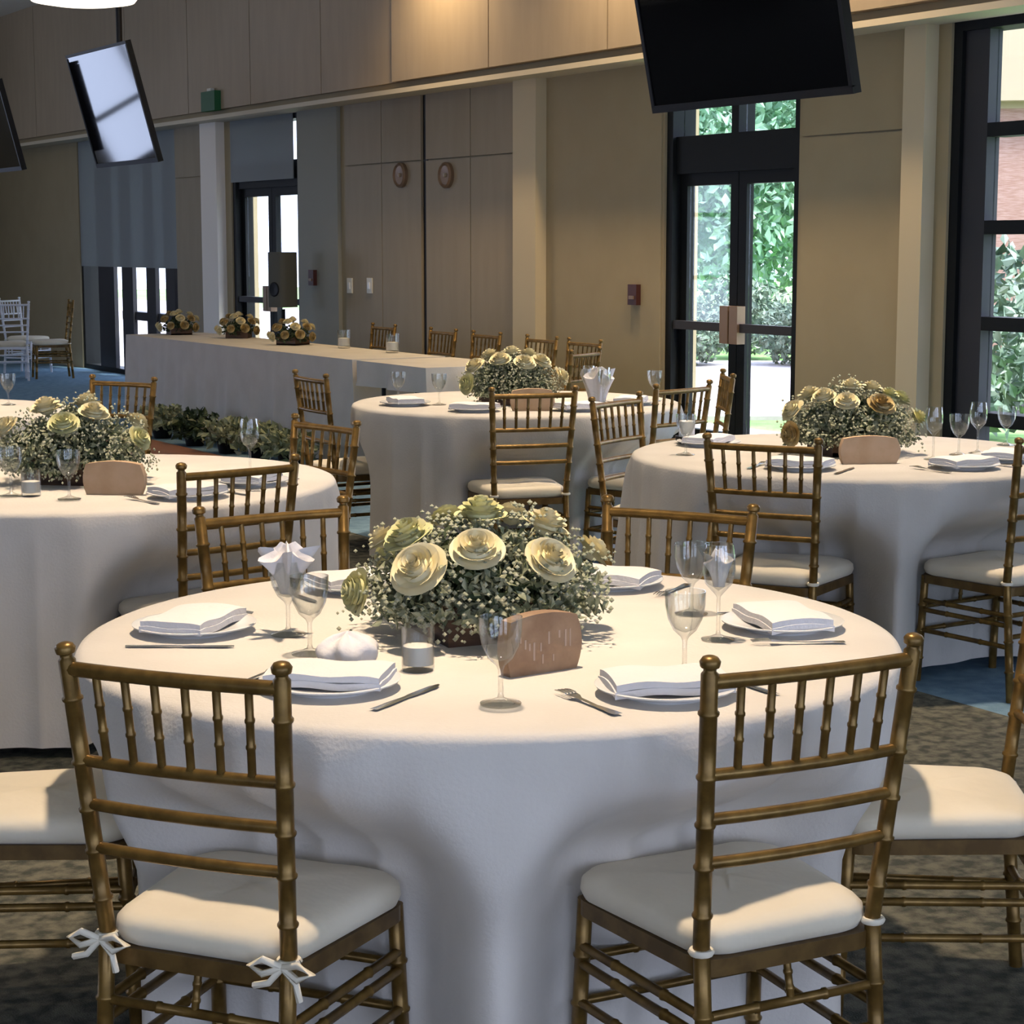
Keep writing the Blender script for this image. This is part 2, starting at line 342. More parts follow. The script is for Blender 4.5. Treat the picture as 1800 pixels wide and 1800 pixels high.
# ------------------------------------------------------------------ outside
struct(box_obj('ground_lawn', M['grass'], (45, 15, -.15), (75, 110, .1)))
struct(box_obj('path', M['path'], (WX + 1.4, 12, -.08), (2.2, 30, .06)))
struct(box_obj('terrace', M['path'], (WX + 6.4, 44, -.08), (12.2, 33.8, .06)))
gw = thing('garden_wall', 'pale rendered garden wall seen through the far window', 'wall', (WX + 6.4, 61, -.05)); box_obj('render', M['cream'], (0, 0, 1.6), (14, .3, 3.2), gw); box_obj('coping', M['path'], (0, 0, 3.24), (14.2, .4, .08), gw)
p0 = V(2.0, 23); struct(box_obj('path', M['path'], (p0.x, p0.y, -.085), (7.5, 9.0, .05), None, -AZ))
def leaf_cloud(n, rad, size, seed, shell=.55, flat=0.0):
    rnd = random.Random(seed); mb = MB()
    for _ in range(n):
        d = Vector((rnd.gauss(0, 1), rnd.gauss(0, 1), rnd.gauss(0, 1))).normalized()
        if flat and d.z < -flat: d.z = -flat * rnd.random()
        p = d * (shell + (1 - shell) * rnd.random() ** .6) ; lump = .86 + .28 * noise.noise(d * 2.3 + Vector((seed, 0, 0)))
        p = Vector((p.x * rad[0], p.y * rad[1], p.z * rad[2])) * lump
        a = Vector((rnd.gauss(0, 1), rnd.gauss(0, 1), rnd.gauss(0, 1))).normalized(); a = (a + d * .5).normalized()
        b = a.cross(Vector((rnd.gauss(0, 1), rnd.gauss(0, 1), rnd.gauss(0, 1)))).normalized(); s = size * rnd.uniform(.6, 1.25)
        c = a.cross(b) * s * .12
        mb.add([p - a * s * .5, p + b * s * .28 + c, p + a * s * .5, p - b * s * .28 + c], [(0, 1, 2), (0, 2, 3)])
    return mb
tree_mesh = [leaf_cloud(11000, (2.6, 2.6, 3.0), .21, s, .35).mesh('crown', M['tree_leaf'], None) for s in (1, 2)]
shrub_mesh = [leaf_cloud(1500, (1.0, 1.0, .75), .15, s, .4).mesh('foliage', M['shrub_leaf'], None) for s in (3, 4)]
tl = ['green tree filling the view through the glazed door', 'tree further off behind the glazed door', 'tree beyond the pilaster beside the tall window',
      'tree behind the brick building past the tall window', 'furthest left of the trees beyond the glazed door']
for i, (px, D) in enumerate(((1298, 32), (1310, 46), (1560, 44), (1730, 35), (1020, 46))):
    p = V((px - 900) / F_PX * D, D); t = thing('garden_tree', tl[i], 'tree', (p.x, p.y, -.1), i * 1.3, 'trees outside the glass')
    mb = MB(); mb.tube([(0, 0, 0), (.05, 0, 1.2), (0, .05, 2.6), (.1, 0, 4)], [.16, .13, .11, .05], 8); mb.build('trunk', M['trunk'], t)
    c = link('crown', tree_mesh[i % 2], t, (0, 0, 3.3 + .3 * (i % 2)))
sl = ['dark shrub at the left of the glazed door view', 'dark shrub behind the door latch', 'low shrub at the right of the glazed door view',
      'grey green shrub in the lower window pane', 'tall shrub before the brick wall in the window']
for i, (px, D, s) in enumerate(((1212, 26.5, .70), (1302, 28.4, .9), (1400, 26.5, .70), (1715, 16.5, 1.0), (1775, 19.5, 1.3))):
    p = V((px - 900) / F_PX * D, D); t = thing('garden_shrub', sl[i], 'shrub', (p.x, p.y, -.1), i * 2.1, 'shrubs outside the glass')
    t.scale = (s, s, s); link('foliage', shrub_mesh[i % 2], t, (0, 0, .68))
    mb = MB(); mb.tube([(0, 0, 0), (.02, 0, .7)], [.03, .02], 6); mb.build('stem', M['trunk'], t)
pb = V(9.8, 23.5); b = thing('brick_building', 'brick building with cream upper storey outside the tall window', 'building', (pb.x, pb.y, -.1), -AZ - .15)
box_obj('brick_wall', M['brick'], (0, 0, 1.65), (9, .5, 3.3), b); box_obj('upper_wall', M['cream'], (0, 0, 4.6), (9, .5, 2.6), b)
box_obj('cornice', M['cream'], (0, -.32, 3.45), (9.2, .3, .14), b)

# ------------------------------------------------------------------ chairs
def ringed(p, q, r, nodes, tail=None):
    p, q = Vector(p), Vector(q); pts = [p]; rad = [r]
    for t in nodes:
        for dt, k in ((-.011, 1), (-.005, 1.22), (.005, 1.22), (.011, 1)):
            pts.append(p.lerp(q, t + dt * .45 / max((q - p).length, .05))); rad.append(r * k)
    pts.append(q); rad.append(r); return pts, rad
def chair_meshes(gold, under, cush):
    m = {}
    def post(s):
        mb = MB(); pts, rad = [], []
        a, b, c = (s * .176, -.225, 0), (s * .174, -.19, .42), (s * .200, -.245, .895)
        p1, r1 = ringed(a, b, .0145, (.25, .5, .72)); p2, r2 = ringed(b, c, .0145, (.12, .3, .455, .63, .86))
        pts = p1 + p2[1:]; rad = r1 + r2[1:]
        d = (Vector(c) - Vector(b)).normalized(); cc = Vector(c)
        for h, r in ((.004, .0105), (.009, .0105), (.012, .016), (.021, .0175), (.027, .0135), (.030, .006)): pts.append(cc + d * h); rad.append(r)
        mb.tube(pts, rad, 12); return mb.mesh('back_post', gold, 50)
    m['post'] = [post(-1), post(1)]
    def fleg(s):
        mb = MB(); p, r = ringed((s * .195, .205, 0), (s * .187, .185, .39), .0145, (.22, .48, .72)); mb.tube(p, r, 12); return mb.mesh('front_leg', gold, 50)
    m['leg'] = [fleg(-1), fleg(1)]
    def bx(z): t = (z - .42) / .475; return .174 + .026 * t
    def byy(z): t = (z - .42) / .475; return -.19 - .055 * t
    def rail(z, r, bow, name):
        w = bx(z); pts = [(w * u, byy(z) - bow * (1 - u * u), z) for u in (-1, -.6, -.2, .2, .6, 1)]
        return MB().tube(pts, r, 10).mesh(name, gold, 50)
    m['top'] = rail(.880, .0125, .012, 'top_rail')
    m['rails'] = [rail(z, .0105, .012, 'cross_rail') for z in (.722, .645, .568)]
    sp = []
    for k in range(6):
        u = -1 + 2 * (k + 1) / 7.0
        p = (bx(.722) * u, byy(.722) - .012 * (1 - u * u), .722); q = (bx(.88) * u, byy(.88) - .012 * (1 - u * u), .88)
        pts, rad = ringed(p, q, .0072, (.36, .64)); sp.append(MB().tube(pts, rad, 8).mesh('spindle', gold, 50))
    m['sp'] = sp
    out = rrect(.415, .40, .045, 5, .362)
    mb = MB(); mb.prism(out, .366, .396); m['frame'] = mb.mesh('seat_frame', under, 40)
    st = []
    def S(p, q, r=.009): pts, rad = ringed(p, q, r, (.3, .7)); st.append(MB().tube(pts, rad, 8).mesh('stretcher', gold, 50))
    for s in (-1, 1):
        for z in (.30, .265, .19): S((s * (.187 + .008 * (1 - z)), .19, z), (s * .1745, -.20, z))
    S((-.19, .193, .275), (.19, .193, .275)); S((-.19, .195, .19), (.19, .195, .19)); S((-.174, -.2, .30), (.174, -.2, .30)); S((-.174, -.205, .225), (.174, -.205, .225))
    S((0, -.2, .30), (0, -.185, .368), .007); S((0, .193, .275), (0, .185, .368), .007)
    m['st'] = st
    # cushion
    mb = MB(); rings = []
    N = 8
    for z, k in ((.395, .94), (.401, .99), (.416, 1.02), (.434, 1.01), (.445, .96), (.451, .85), (.455, .6), (.457, .3), (.4575, .02)):
        rings.append([(x * k, y * k + .005, z + .004 * math.sin(x * 14) * (k < .9)) for x, y in rrect(.42, .40, .07, N, .362)])
    n = len(rings[0]); vsx = [p for r in rings for p in r]
    fs = [(i * n + k, i * n + (k + 1) % n, (i + 1) * n + (k + 1) % n, (i + 1) * n + k) for i in range(len(rings) - 1) for k in range(n)]
    fs += [tuple(range(n - 1, -1, -1)), tuple(range((len(rings) - 1) * n, len(rings) * n))]
    mb.add(vsx, fs); m['cush'] = mb.mesh('seat_cushion', cush, 60)
    def loop(s):
        mb = MB(); c = Vector((s * .174, -.19, .412)); pts = [c + Vector((math.cos(a) * .017, math.sin(a) * .017, 0)) for a in [2 * math.pi * k / 12 for k in range(13)]]
        mb.tube(pts, .006, 6, False)
        mb.tube([c + Vector((-s * .01, .017, 0)), c + Vector((-s * .04, .04, .004))], .005, 6); return mb.mesh('tie', M['tie'], 60)
    m['tie'] = [loop(-1), loop(1)]
    def bow(s):
        mb = MB(); c = Vector((s * .174, -.212, .409))
        for pts in (((0, 0, 0), (.035, -.012, .012), (.06, -.01, .0), (.035, -.014, -.012), (0, 0, 0)), ((0, 0, 0), (-.03, -.012, .014), (-.055, -.01, .0), (-.03, -.014, -.01), (0, 0, 0)),
                    ((0, 0, 0), (.03, -.01, -.02), (.035, -.008, -.05)), ((0, 0, 0), (-.02, -.01, -.025), (-.05, -.006, -.035))):
            mb.tube([c + Vector(p) for p in pts], .006, 6)
        return mb.mesh('bow', M['tie'], 60)
    m['bow'] = [bow(-1), bow(1)]
    return m
CH = {'gold': chair_meshes(M['gold'], M['gold_dark'], M['cushion']), 'white': chair_meshes(M['white_paint'], M['white_paint'], M['cushion'])}
def make_chair(pos, facing, label, group, kind='gold', bows=False):
    m = CH[kind]; rz = math.atan2(facing.y, facing.x) - math.pi / 2
    t = thing('chiavari_chair', label, 'chair', (pos.x, pos.y, 0), rz, group)
    for x in m['post']: link('back_post', x, t)
    for x in m['leg']: link('front_leg', x, t)
    link('top_rail', m['top'], t)
    for x in m['rails']: link('cross_rail', x, t)
    for x in m['sp']: link('spindle', x, t)
    link('seat_frame', m['frame'], t)
    for x in m['st']: link('stretcher', x, t)
    c = link('seat_cushion', m['cush'], t)
    for x in m['tie']: link('tie', x, c)
    if bows:
        for x in m['bow']: link('bow', x, c)
    return t

# ------------------------------------------------------------------ round tables
R_T, Z_T = .85, .765
def smooth(a, b, x): t = min(1, max(0, (x - a) / (b - a))); return t * t * (3 - 2 * t)
def cloth_mesh(chairs, seed, m, fold=1.0, zb=.035):
    rnd = random.Random(seed); nA = 480; mb = MB(); rows = []
    ph = [(rnd.randint(7, 10), rnd.uniform(0, 6.3), .55), (rnd.randint(13, 17), rnd.uniform(0, 6.3), .38), (rnd.randint(21, 27), rnd.uniform(0, 6.3), .22)]
    zs = [(.0, Z_T), (.3, Z_T), (.6, Z_T), (.93, Z_T), (.978, Z_T - .0015), (.993, Z_T - .007), (1.0, Z_T - .018)]
    drop = 16; n2 = rnd.choice((15, 16, 17)); p2 = rnd.uniform(0, 3)
    prof = [('t', k, z) for k, z in zs[1:]] + [('d', 0, (Z_T - .018) + (zb - Z_T + .018) * (i / drop)) for i in range(1, drop + 1)]
    for kind, k, z in prof:
        row = []
        for j in range(nA):
            a = 2 * math.pi * j / nA
            if kind == 't': r = R_T * k; row.append((r * math.cos(a), r * math.sin(a), z)); continue
            t = (Z_T - z) / (Z_T - zb)
            f = sum(w * math.sin(n * a + p + .35 * math.sin(2 * a + p) * t) for n, p, w in ph)
            rg = (1 - abs(math.sin(n2 * a + p2 + .5 * math.sin(3 * a)))) * (.6 + .4 * math.sin(5 * a + p2)); f = f + .35 * (abs(f) - .5) + 1.2 * rg; r = R_T + .01 * t + .046 * fold * f * t ** .6
            zz = z
            for ca, rf in chairs:
                da = (a - ca + math.pi) % (2 * math.pi) - math.pi
                sg = .33 + .12 * smooth(.1, .55, t)
                kb = math.exp(-(abs(da) / sg) ** 6); rp = smooth(.67, .462, z)
                target = rf + .012 * f
                if target < r: r = r + (target - r) * kb * rp
            row.append((r * math.cos(a), r * math.sin(a), zz + .006 * f * (t > .98)))
        rows.append(row)
    vsx = [(0, 0, Z_T)] + [p for r in rows for p in r]
    fs = [(0, 1 + j, 1 + (j + 1) % nA) for j in range(nA)]
    fs += [(1 + i * nA + j, 1 + (i + 1) * nA + j, 1 + (i + 1) * nA + (j + 1) % nA, 1 + i * nA + (j + 1) % nA) for i in range(len(rows) - 1) for j in range(nA)]
    mb.add(vsx, fs); return mb.mesh('tablecloth', m, 70)
def chair_at(table, deg, rb, label, group, **k):
    """back of the chair stands rb from the table centre, at the angle deg seen from the camera"""
    d = az_dir(deg); turn = k.pop('turn', 0.0); f = Matrix.Rotation(math.radians(turn), 3, 'Z') @ (-d)
    back = table + d * rb; pos = back + f * .235
    make_chair(pos, f, label, group, **k)
    return math.atan2(d.y, d.x), rb - .235 - .215 - .012
def round_table(c, label, cloth_label, chairs, seed, m='cloth', fold=1.0):
    t = thing('round_table', label, 'table', (c.x, c.y, 0), 0, 'round banquet tables')
    MB().lathe([(0, .728), (R_T - .012, .728), (R_T - .005, .734), (R_T - .005, .748), (R_T - .012, .7635 - .009), (0, .7635 - .009)], 64).build('table_top', M['kraft'], t)
    for k in range(4):
        a = math.pi / 4 + k * math.pi / 2
        MB().tube([(.33 * math.cos(a), .33 * math.sin(a), 0), (.30 * math.cos(a), .30 * math.sin(a), .73)], .014, 8).build('leg', M['black'], t)
    o = link('tablecloth', cloth_mesh(chairs, seed, M[m], fold), None, (c.x, c.y, 0)); tag(o, cloth_label, 'tablecloth', 'round tablecloths')
    return t
T1 = V((860 - 900) / F_PX * 3.98, 3.98); T2 = V((152 - 900) / F_PX * 6.65, 6.65); T3 = V((908 - 900) / F_PX * 9.97, 9.97); T4 = V((1497 - 900) / F_PX * 7.49, 7.49); T6 = V(-3.0, 9.4)
g = 'gold chairs round the nearest table'
c1 = [chair_at(T1, 242, 1.055, 'gold bamboo chair at the front left, ribbon bows on its posts', g, bows=True, turn=6),
      chair_at(T1, 301.5, 1.025, 'gold bamboo chair at the front right, back towards the camera', g, turn=-5),
      chair_at(T1, -4, 1.155, 'gold bamboo chair cut off by the right edge beside the nearest table', g),
      chair_at(T1, 186, 1.17, 'gold bamboo chair whose cushion shows at the left edge beside nearest table', g),
      chair_at(T1, 122, 1.05, 'gold bamboo chair behind nearest table, left of the cream roses', g),
      chair_at(T1, 63, 1.035, 'gold bamboo chair behind nearest table, right of the cream roses', g)]
round_table(T1, 'round banquet table nearest the camera under ivory cloth', 'ivory cloth on the nearest table, long folds between two gold chairs', c1, 11)
g = 'gold chairs round the left table'
c2 = [chair_at(T2, 309, .99, 'gold chair before the left table, just behind the nearest chairs', g),
      chair_at(T2, 41, .99, 'gold chair behind the right rim of the left table', g)]
round_table(T2, 'round banquet table at the left edge under ivory cloth', 'ivory cloth on the table at the left edge', c2, 23)
g = 'gold chairs round the far middle table'
c3 = [chair_at(T3, 181, 1.05, 'gold chair at the left side of the far middle table', g, turn=28),
      chair_at(T3, 274, 1.06, 'gold chair with its back to us before the far middle table', g, turn=12),
      chair_at(T3, 316, 1.09, 'gold chair right of the far middle table, before the glazed door', g),
      chair_at(T3, 1, 1.08, 'furthest gold chair silhouetted against the glazed door', g)]
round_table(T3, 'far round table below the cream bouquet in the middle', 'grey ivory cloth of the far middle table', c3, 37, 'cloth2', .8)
g = 'gold chairs round the right table'
c4 = [chair_at(T4, 243, 1.0, 'gold chair before the right table, below its flowers', g),
      chair_at(T4, 132, 1.27, 'gold chair standing off the left rim of the right table', g, turn=14),
      chair_at(T4, 303, 1.03, 'gold chair at the right edge before the right table', g)]
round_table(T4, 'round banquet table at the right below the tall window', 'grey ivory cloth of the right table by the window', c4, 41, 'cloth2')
c6 = [chair_at(T6, 12, 1.08, 'brown gold chair behind the flowers of the left table', 'gold chairs further back', turn=48)]
round_table(T6, 'round banquet table mostly hidden behind the left flowers', 'ivory cloth of the table hidden behind the left flowers', c6, 53)

# ------------------------------------------------------------------ table ware
goblet = MB().lathe([(0, .0), (.036, .0), (.037, .003), (.02, .007), (.006, .013), (.0045, .02), (.0045, .062), (.008, .070), (.022, .083), (.033, .105), (.038, .13), (.039, .158), (.0375, .158), (.0365, .13), (.031, .106), (.02, .086), (.0, .078)], 28).mesh('goblet', M['glass'], 60)
wine = MB().lathe([(0, .0), (.034, .0), (.035, .003), (.018, .007), (.005, .013), (.004, .02), (.004, .09), (.010, .098), (.028, .118), (.034, .145), (.033, .175), (.029, .20), (.028, .20), (.032, .175), (.0325, .146), (.026, .12), (.0, .103)], 28).mesh('wine_glass', M['glass'], 60)
tumbler = MB().lathe([(0, 0), (.029, 0), (.031, .004), (.032, .088), (.030, .088), (.029, .012), (0, .010)], 24).mesh('glass', M['glass'], 50)
wax = MB().lathe([(0, .0105), (.0285, .0125), (.0285, .048), (.02, .05), (0, .049)], 20).mesh('candle', M['candle'], 50)
plate = MB().lathe([(0, .004), (.07, .004), (.075, .0), (.08, 0), (.085, .006), (.128, .017), (.130, .020), (.127, .021), (.085, .011), (.07, .009), (0, .009)], 40).mesh('plate', M['china'], 40)
def napkin_mesh():
    mb = MB(); w, d = .22, .14
    for layer, (zo, sc) in enumerate(((.0, 1.0), (.012, .975))):
        nx, ny = 12, 8; P = []
        def zf(u, v, top): return zo + .013 * (1 if top else 0) * (1 - .25 * abs(u) ** 6) * (1 - .35 * abs(v) ** 4) + .0022 * math.sin(5 * u + layer) * math.cos(3 * v)
        top = [[(w / 2 * sc * (-1 + 2 * i / nx), d / 2 * sc * (-1 + 2 * j / ny), .008 + zf(-1 + 2 * i / nx, -1 + 2 * j / ny, True)) for i in range(nx + 1)] for j in range(ny + 1)]
        mb.grid(top)
        rim = [top[0][i] for i in range(nx + 1)] + [top[j][nx] for j in range(1, ny + 1)] + [top[ny][i] for i in range(nx - 1, -1, -1)] + [top[j][0] for j in range(ny - 1, 0, -1)]
        n = len(rim); base = [(x, y, z - .0125) for x, y, z in rim]
        mb.add(rim + base, [(k, n + k, n + (k + 1) % n, (k + 1) % n) for k in range(n)] + [tuple(range(n, 2 * n))])
    return mb.mesh('napkin', M['napkin'], 45)
nap = napkin_mesh()
def cutlery(kind):
    mb = MB()
    if kind == 'fork':
        mb.grid([[(x * w, y, .004 + .006 * math.sin(max(0, y) * 14)) for x in (-1, 0, 1)] for y, w in ((-.095, .0095), (-.08, .010), (-.02, .005), (.03, .0045), (.045, .011), (.06, .0125))])
        for q in (-.0105, -.0035, .0035, .0105): mb.tube([(q, .06, .0095), (q, .08, .010), (q, .098, .008)], [.0017, .0017, .001], 5)
    else:
        mb.grid([[(x * w, y, .003 + .0015 * (1 - x * x)) for x in (-1, 0, 1)] for y, w in ((-.11, .008), (-.06, .0085), (.0, .006), (.02, .0085), (.09, .0095), (.11, .003))])
    me = mb.mesh(kind, M['steel'], 50); return me
fork, knife = cutlery('fork'), cutlery('knife')
def put(name, me, p, z, rz, label, cat, group): return tag(link(name, me, None, (p.x, p.y, z), rz), label, cat, group)
def setting(T, deg, where, r=.60, glasses=(), turn=0.0, tname='', cut=True):
    d = az_dir(deg); rz = math.atan2(-d.y, -d.x) - math.pi / 2; c = T + d * r; side = Vector((-d.y, d.x, 0))
    put('dinner_plate', plate, c, Z_T, rz, 'white dinner plate ' + where, 'plate', 'plates on ' + tname)
    put('napkin', nap, c, Z_T + .0105, rz + turn, 'folded white napkin on the plate ' + where, 'napkin', 'napkins on ' + tname)
    if cut:
        for s, me, nm in ((-1, fork, 'fork'), (1, knife, 'knife')):
            q = c + side * (.165 * s) ; put(nm, me, q, Z_T + .0005, rz, 'steel %s beside the plate %s' % (nm, where), nm, 'cutlery on ' + tname)
n1 = 'the nearest table'
setting(T1, 241, 'behind the front left chair', .59, tname=n1, turn=.35)
setting(T1, 300, 'behind the front right chair', .65, tname=n1, turn=-.35)
setting(T1, 4, 'at the right rim of the nearest table', .62, tname=n1, turn=.2)
setting(T1, 179, 'at the left rim of the nearest table', .62, tname=n1, turn=-.3)
setting(T1, 121.5, 'before the rear left chair of the nearest table', .60, tname=n1)
setting(T1, 63.5, 'before the rear right chair of the nearest table', .62, tname=n1)
def on(px, py): return at_z(px, py, Z_T)
def glass_at(me, nm, px, py, label, group): return put(nm, me, on(px, py), Z_T, 0, label, 'glass', group)
gg = 'glasses on the nearest table'
glass_at(goblet, 'goblet', 880, 1238, 'clear stemmed goblet standing alone before the bouquet', gg)
glass_at(goblet, 'goblet', 1203, 1183, 'clear goblet behind the front right chair, nearest of its pair', gg)
glass_at(wine, 'wine_glass', 1262, 1125, 'taller clear wine glass behind the right goblet', gg)
glass_at(goblet, 'goblet', 545, 1150, 'clear goblet at the left of the bouquet', gg)
glass_at(goblet, 'goblet', 507, 1116, 'goblet holding the ruffled napkin, left of the bouquet', gg)
glass_at(goblet, 'goblet', 1215, 1080, 'clear goblet in front of the rear right chair', gg)
def ruffle_mesh(seed, h=.11, r0=.022, r1=.055):
    rnd = random.Random(seed); mb = MB(); P = []
    for i in range(9):
        t = i / 8; row = []
        for j in range(61):
            a = 2 * math.pi * j / 60; w = 1 + (.38 * math.sin(7 * a + seed) + .16 * math.sin(12 * a + 2 * seed)) * t
            r = (r0 + (r1 - r0) * t ** 1.3) * w; row.append((r * math.cos(a), r * math.sin(a), h * t * (1 + .16 * math.sin(4 * a + seed) * t) + .0))
        P.append(row)
    mb.grid(P)
    mb.grid([[(x * k, y * k, z + dz) for x, y, z in P[8]] for k, dz in ((1, 0), (.6, -.012), (.25, .01), (.02, .004))])
    return mb.mesh('napkin', M['napkin'], 70)
p = on(507, 1116); tag(link('napkin', ruffle_mesh(3, .085, .016, .05), None, (p.x, p.y, Z_T + .088)), 'ruffled white napkin standing in the left goblet', 'napkin')
p = on(1262, 1125); tag(link('napkin', ruffle_mesh(5, .06, .012, .026), None, (p.x, p.y, Z_T + .112)), 'white napkin tucked in the right wine glass', 'napkin')
def bundle_mesh():
    mb = MB(); P = []
    for i in range(11):
        t = i / 10; row = []
        for j in range(49):
            a = 2 * math.pi * j / 48; r = .062 * math.sin(math.pi * min(1, .25 + .75 * t)) ** .6 * (1 + .10 * math.sin(6 * a + 3 * t) + .05 * math.sin(11 * a)); row.append((r * math.cos(a), r * math.sin(a) * .8, .062 * t ** .8 * (1 + .08 * math.sin(5 * a))))
        P.append(row)
    return mb.grid(P).mesh('favour_bag', M['napkin'], 70)
p = on(612, 1168); tag(link('favour_bag', bundle_mesh(), None, (p.x, p.y, Z_T)), 'crumpled white favour bag left of the bouquet', 'bag')
def votive(p, z, label):
    t = thing('votive_candle', label, 'candle', (p.x, p.y, z), 0, 'votive candles'); link('glass', tumbler, t); link('candle', wax, t); return t
votive(on(735, 1178), Z_T, 'glass votive before the bouquet on the nearest table')

# ------------------------------------------------------------------ flowers
def rose_mesh(seed, m, R=.052):
    rnd = random.Random(seed); mb = MB()
    for n, r0, tilt, h in ((3, .003, 2, .056), (4, .008, 5, .054), (5, .014, 10, .050), (6, .021, 18, .044), (7, .027, 32, .038), (8, .032, 55, .031)):
        off = rnd.uniform(0, 6.3)
        for k in range(n):
            a = off + 2 * math.pi * k / n + rnd.uniform(-.15, .15); P = []; wid = 2 * math.pi / n * .78; tl = math.radians(tilt + rnd.uniform(-5, 5))
            for i in range(5):
                t = i / 4; row = []
                for j in range(6):
                    s = -1 + 2 * j / 5; w = wid * (.35 + .75 * math.sin(min(1, t * 1.05) * math.pi * .62)); aa = a + s * w
                    up = h * t * math.cos(tl * t ** .5) * (1 - .10 * s * s * t); rr = r0 * (.35 + .65 * t ** .5) + h * t * math.sin(tl * t) * .75 + .004 * t ** 5
                    row.append((rr * math.cos(aa), rr * math.sin(aa), up - .012))
                P.append(row)
            mb.grid(P)
    mb.lathe([(0, -.02), (.016, -.014), (.03, .002), (.03, .012), (.015, .022), (0, .026)], 14)
    k = R / .052; mb.v = [(x * k, y * k, z * k) for x, y, z in mb.v]
    return mb.mesh('rose', m, 60)
ROSE = {'c': [rose_mesh(1, M['rose']), rose_mesh(2, M['rose'])], 'g': [rose_mesh(3, M['rose_g'])], 'o': [rose_mesh(4, M['gilt'], .06), rose_mesh(5, M['rose'], .06)]}
FOL = [leaf_cloud(3400, (.275, .255, .172), .028, s, .45, .25).mesh('foliage', M['leaf'], None) for s in (7, 8)]
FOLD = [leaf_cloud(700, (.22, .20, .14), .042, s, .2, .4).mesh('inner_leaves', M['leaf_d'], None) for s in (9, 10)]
def breath_mesh(seed, n, rad):
    rnd = random.Random(seed); mb = MB()
    for _ in range(n):
        d = Vector((rnd.gauss(0, 1), rnd.gauss(0, 1), rnd.gauss(.25, 1))).normalized()
        if d.z < -.35: d.z *= .4
        lump = .9 + .26 * noise.noise(d * 2.6 + Vector((seed, 1, 0))); k = rnd.uniform(.90, 1.10) * lump
        p = Vector((d.x * rad[0], d.y * rad[1], d.z * rad[2])) * k; s = rnd.uniform(.0032, .0062)
        mb.add([p + Vector(q) * s for q in ((1, 0, 0), (0, 1, 0), (-1, 0, 0), (0, -1, 0), (0, 0, 1), (0, 0, -1))], [(0, 1, 4), (1, 2, 4), (2, 3, 4), (3, 0, 4), (1, 0, 5), (2, 1, 5), (3, 2, 5), (0, 3, 5)])
    return mb.mesh('filler_blossom', M['breath'], None)
BRE = [breath_mesh(1, 1700, (.275, .255, .175)), breath_mesh(2, 1700, (.275, .255, .175))]
PLANT = None
def planter_mesh():
    mb = MB(); w, d, h, t = .24, .24, .08, .014
    mb.box((0, 0, .008), (w, d, .016))
    for sx in (-1, 1): mb.box((sx * (w / 2 - t / 2), 0, h / 2), (t, d, h)); mb.box((0, sx * (d / 2 - t / 2), h / 2), (w - 2 * t, t, h))
    return mb.mesh('planter_box', M['wood'], None)
PLANT = planter_mesh()
def arrangement(c, z, label, roses, var=0, rz=0.0, scale=1.0, rad=(.255, .235, .155), group='flower centrepieces', lush=True):
    t = thing('flower_arrangement', label, 'flowers', (c.x, c.y, z), -AZ, group); t.scale = (scale,) * 3
    link('planter_box', PLANT, t, None, .4 + rz); zc = .085
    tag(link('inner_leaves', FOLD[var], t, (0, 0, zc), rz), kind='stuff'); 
    if lush: tag(link('foliage', FOL[var], t, (0, 0, zc), rz), kind='stuff'); tag(link('filler_blossom', BRE[var], t, (0, 0, zc), rz), kind='stuff')
    for i, (x, y, zz, k, s) in enumerate(roses):   # x right, y away from camera, direction of the bloom
        d = Vector((x, y, zz)); dn = Vector((x / rad[0], y / rad[1], zz / rad[2])); dn.normalize()
        p = Vector((dn.x * rad[0], dn.y * rad[1], dn.z * rad[2])) * 1.05 + Vector((0, 0, zc))
        o = link('rose', ROSE[k][i % len(ROSE[k])], t, p); nrm = Vector((dn.x / rad[0], dn.y / rad[1], dn.z / rad[2])).normalized()
        o.rotation_euler = nrm.to_track_quat('Z', 'Y').to_euler(); o.scale = (s * .9,) * 3
    return t
roses1 = [(-.115, -.18, .075, 'c', 1.25), (-.005, -.17, .11, 'c', 1.15), (.13, -.15, .085, 'c', 1.15), (.14, -.02, .15, 'c', 1.05), (.0, -.02, .2, 'g', 1.15), (-.15, -.08, .13, 'g', 1.1),
          (-.26, -.10, .02, 'g', 1.0), (-.21, .02, .11, 'c', .8), (.07, .12, .16, 'c', .9), (-.08, .14, .15, 'g', .9), (.24, .05, .08, 'c', .9), (-.2, .15, .06, 'g', .9)]
arrangement(V((845 - 900) / F_PX * 3.98, 3.98), Z_T, 'cream roses in dusty greenery, centrepiece of the nearest table', roses1, 0)
roses2 = [(.01, -.15, .10, 'g', 1.05), (.10, -.10, .16, 'c', 1.05), (-.08, -.05, .17, 'c', 1.1), (-.2, -.1, .1, 'c', 1.0), (.05, .05, .2, 'c', 1.1), (-.12, .1, .17, 'c', 1), (.22, -.08, .06, 'g', .9), (-.24, .0, .04, 'c', 1), (.2, .1, .1, 'c', .9)]
arrangement(V((125 - 900) / F_PX * 6.6, 6.6), Z_T, 'cream roses in greenery, centrepiece of the left table', roses2, 1, 1.0, 1.05)
roses3 = [(-.18, -.08, .10, 'c', 1.2), (-.20, -.12, .02, 'g', 1.15), (-.06, -.12, .14, 'c', 1.2), (.06, -.14, .12, 'c', 1.2), (.15, -.08, .13, 'c', 1.2), (.0, .0, .2, 'c', 1.2), (-.12, .02, .16, 'c', 1.2), (.10, .02, .18, 'c', 1.1), (.23, -.05, .05, 'c', 1.1)]
arrangement(V((900 - 900) / F_PX * 9.9, 9.9), Z_T, 'cream roses on the far middle table', roses3, 0, 2.0, 1.0)
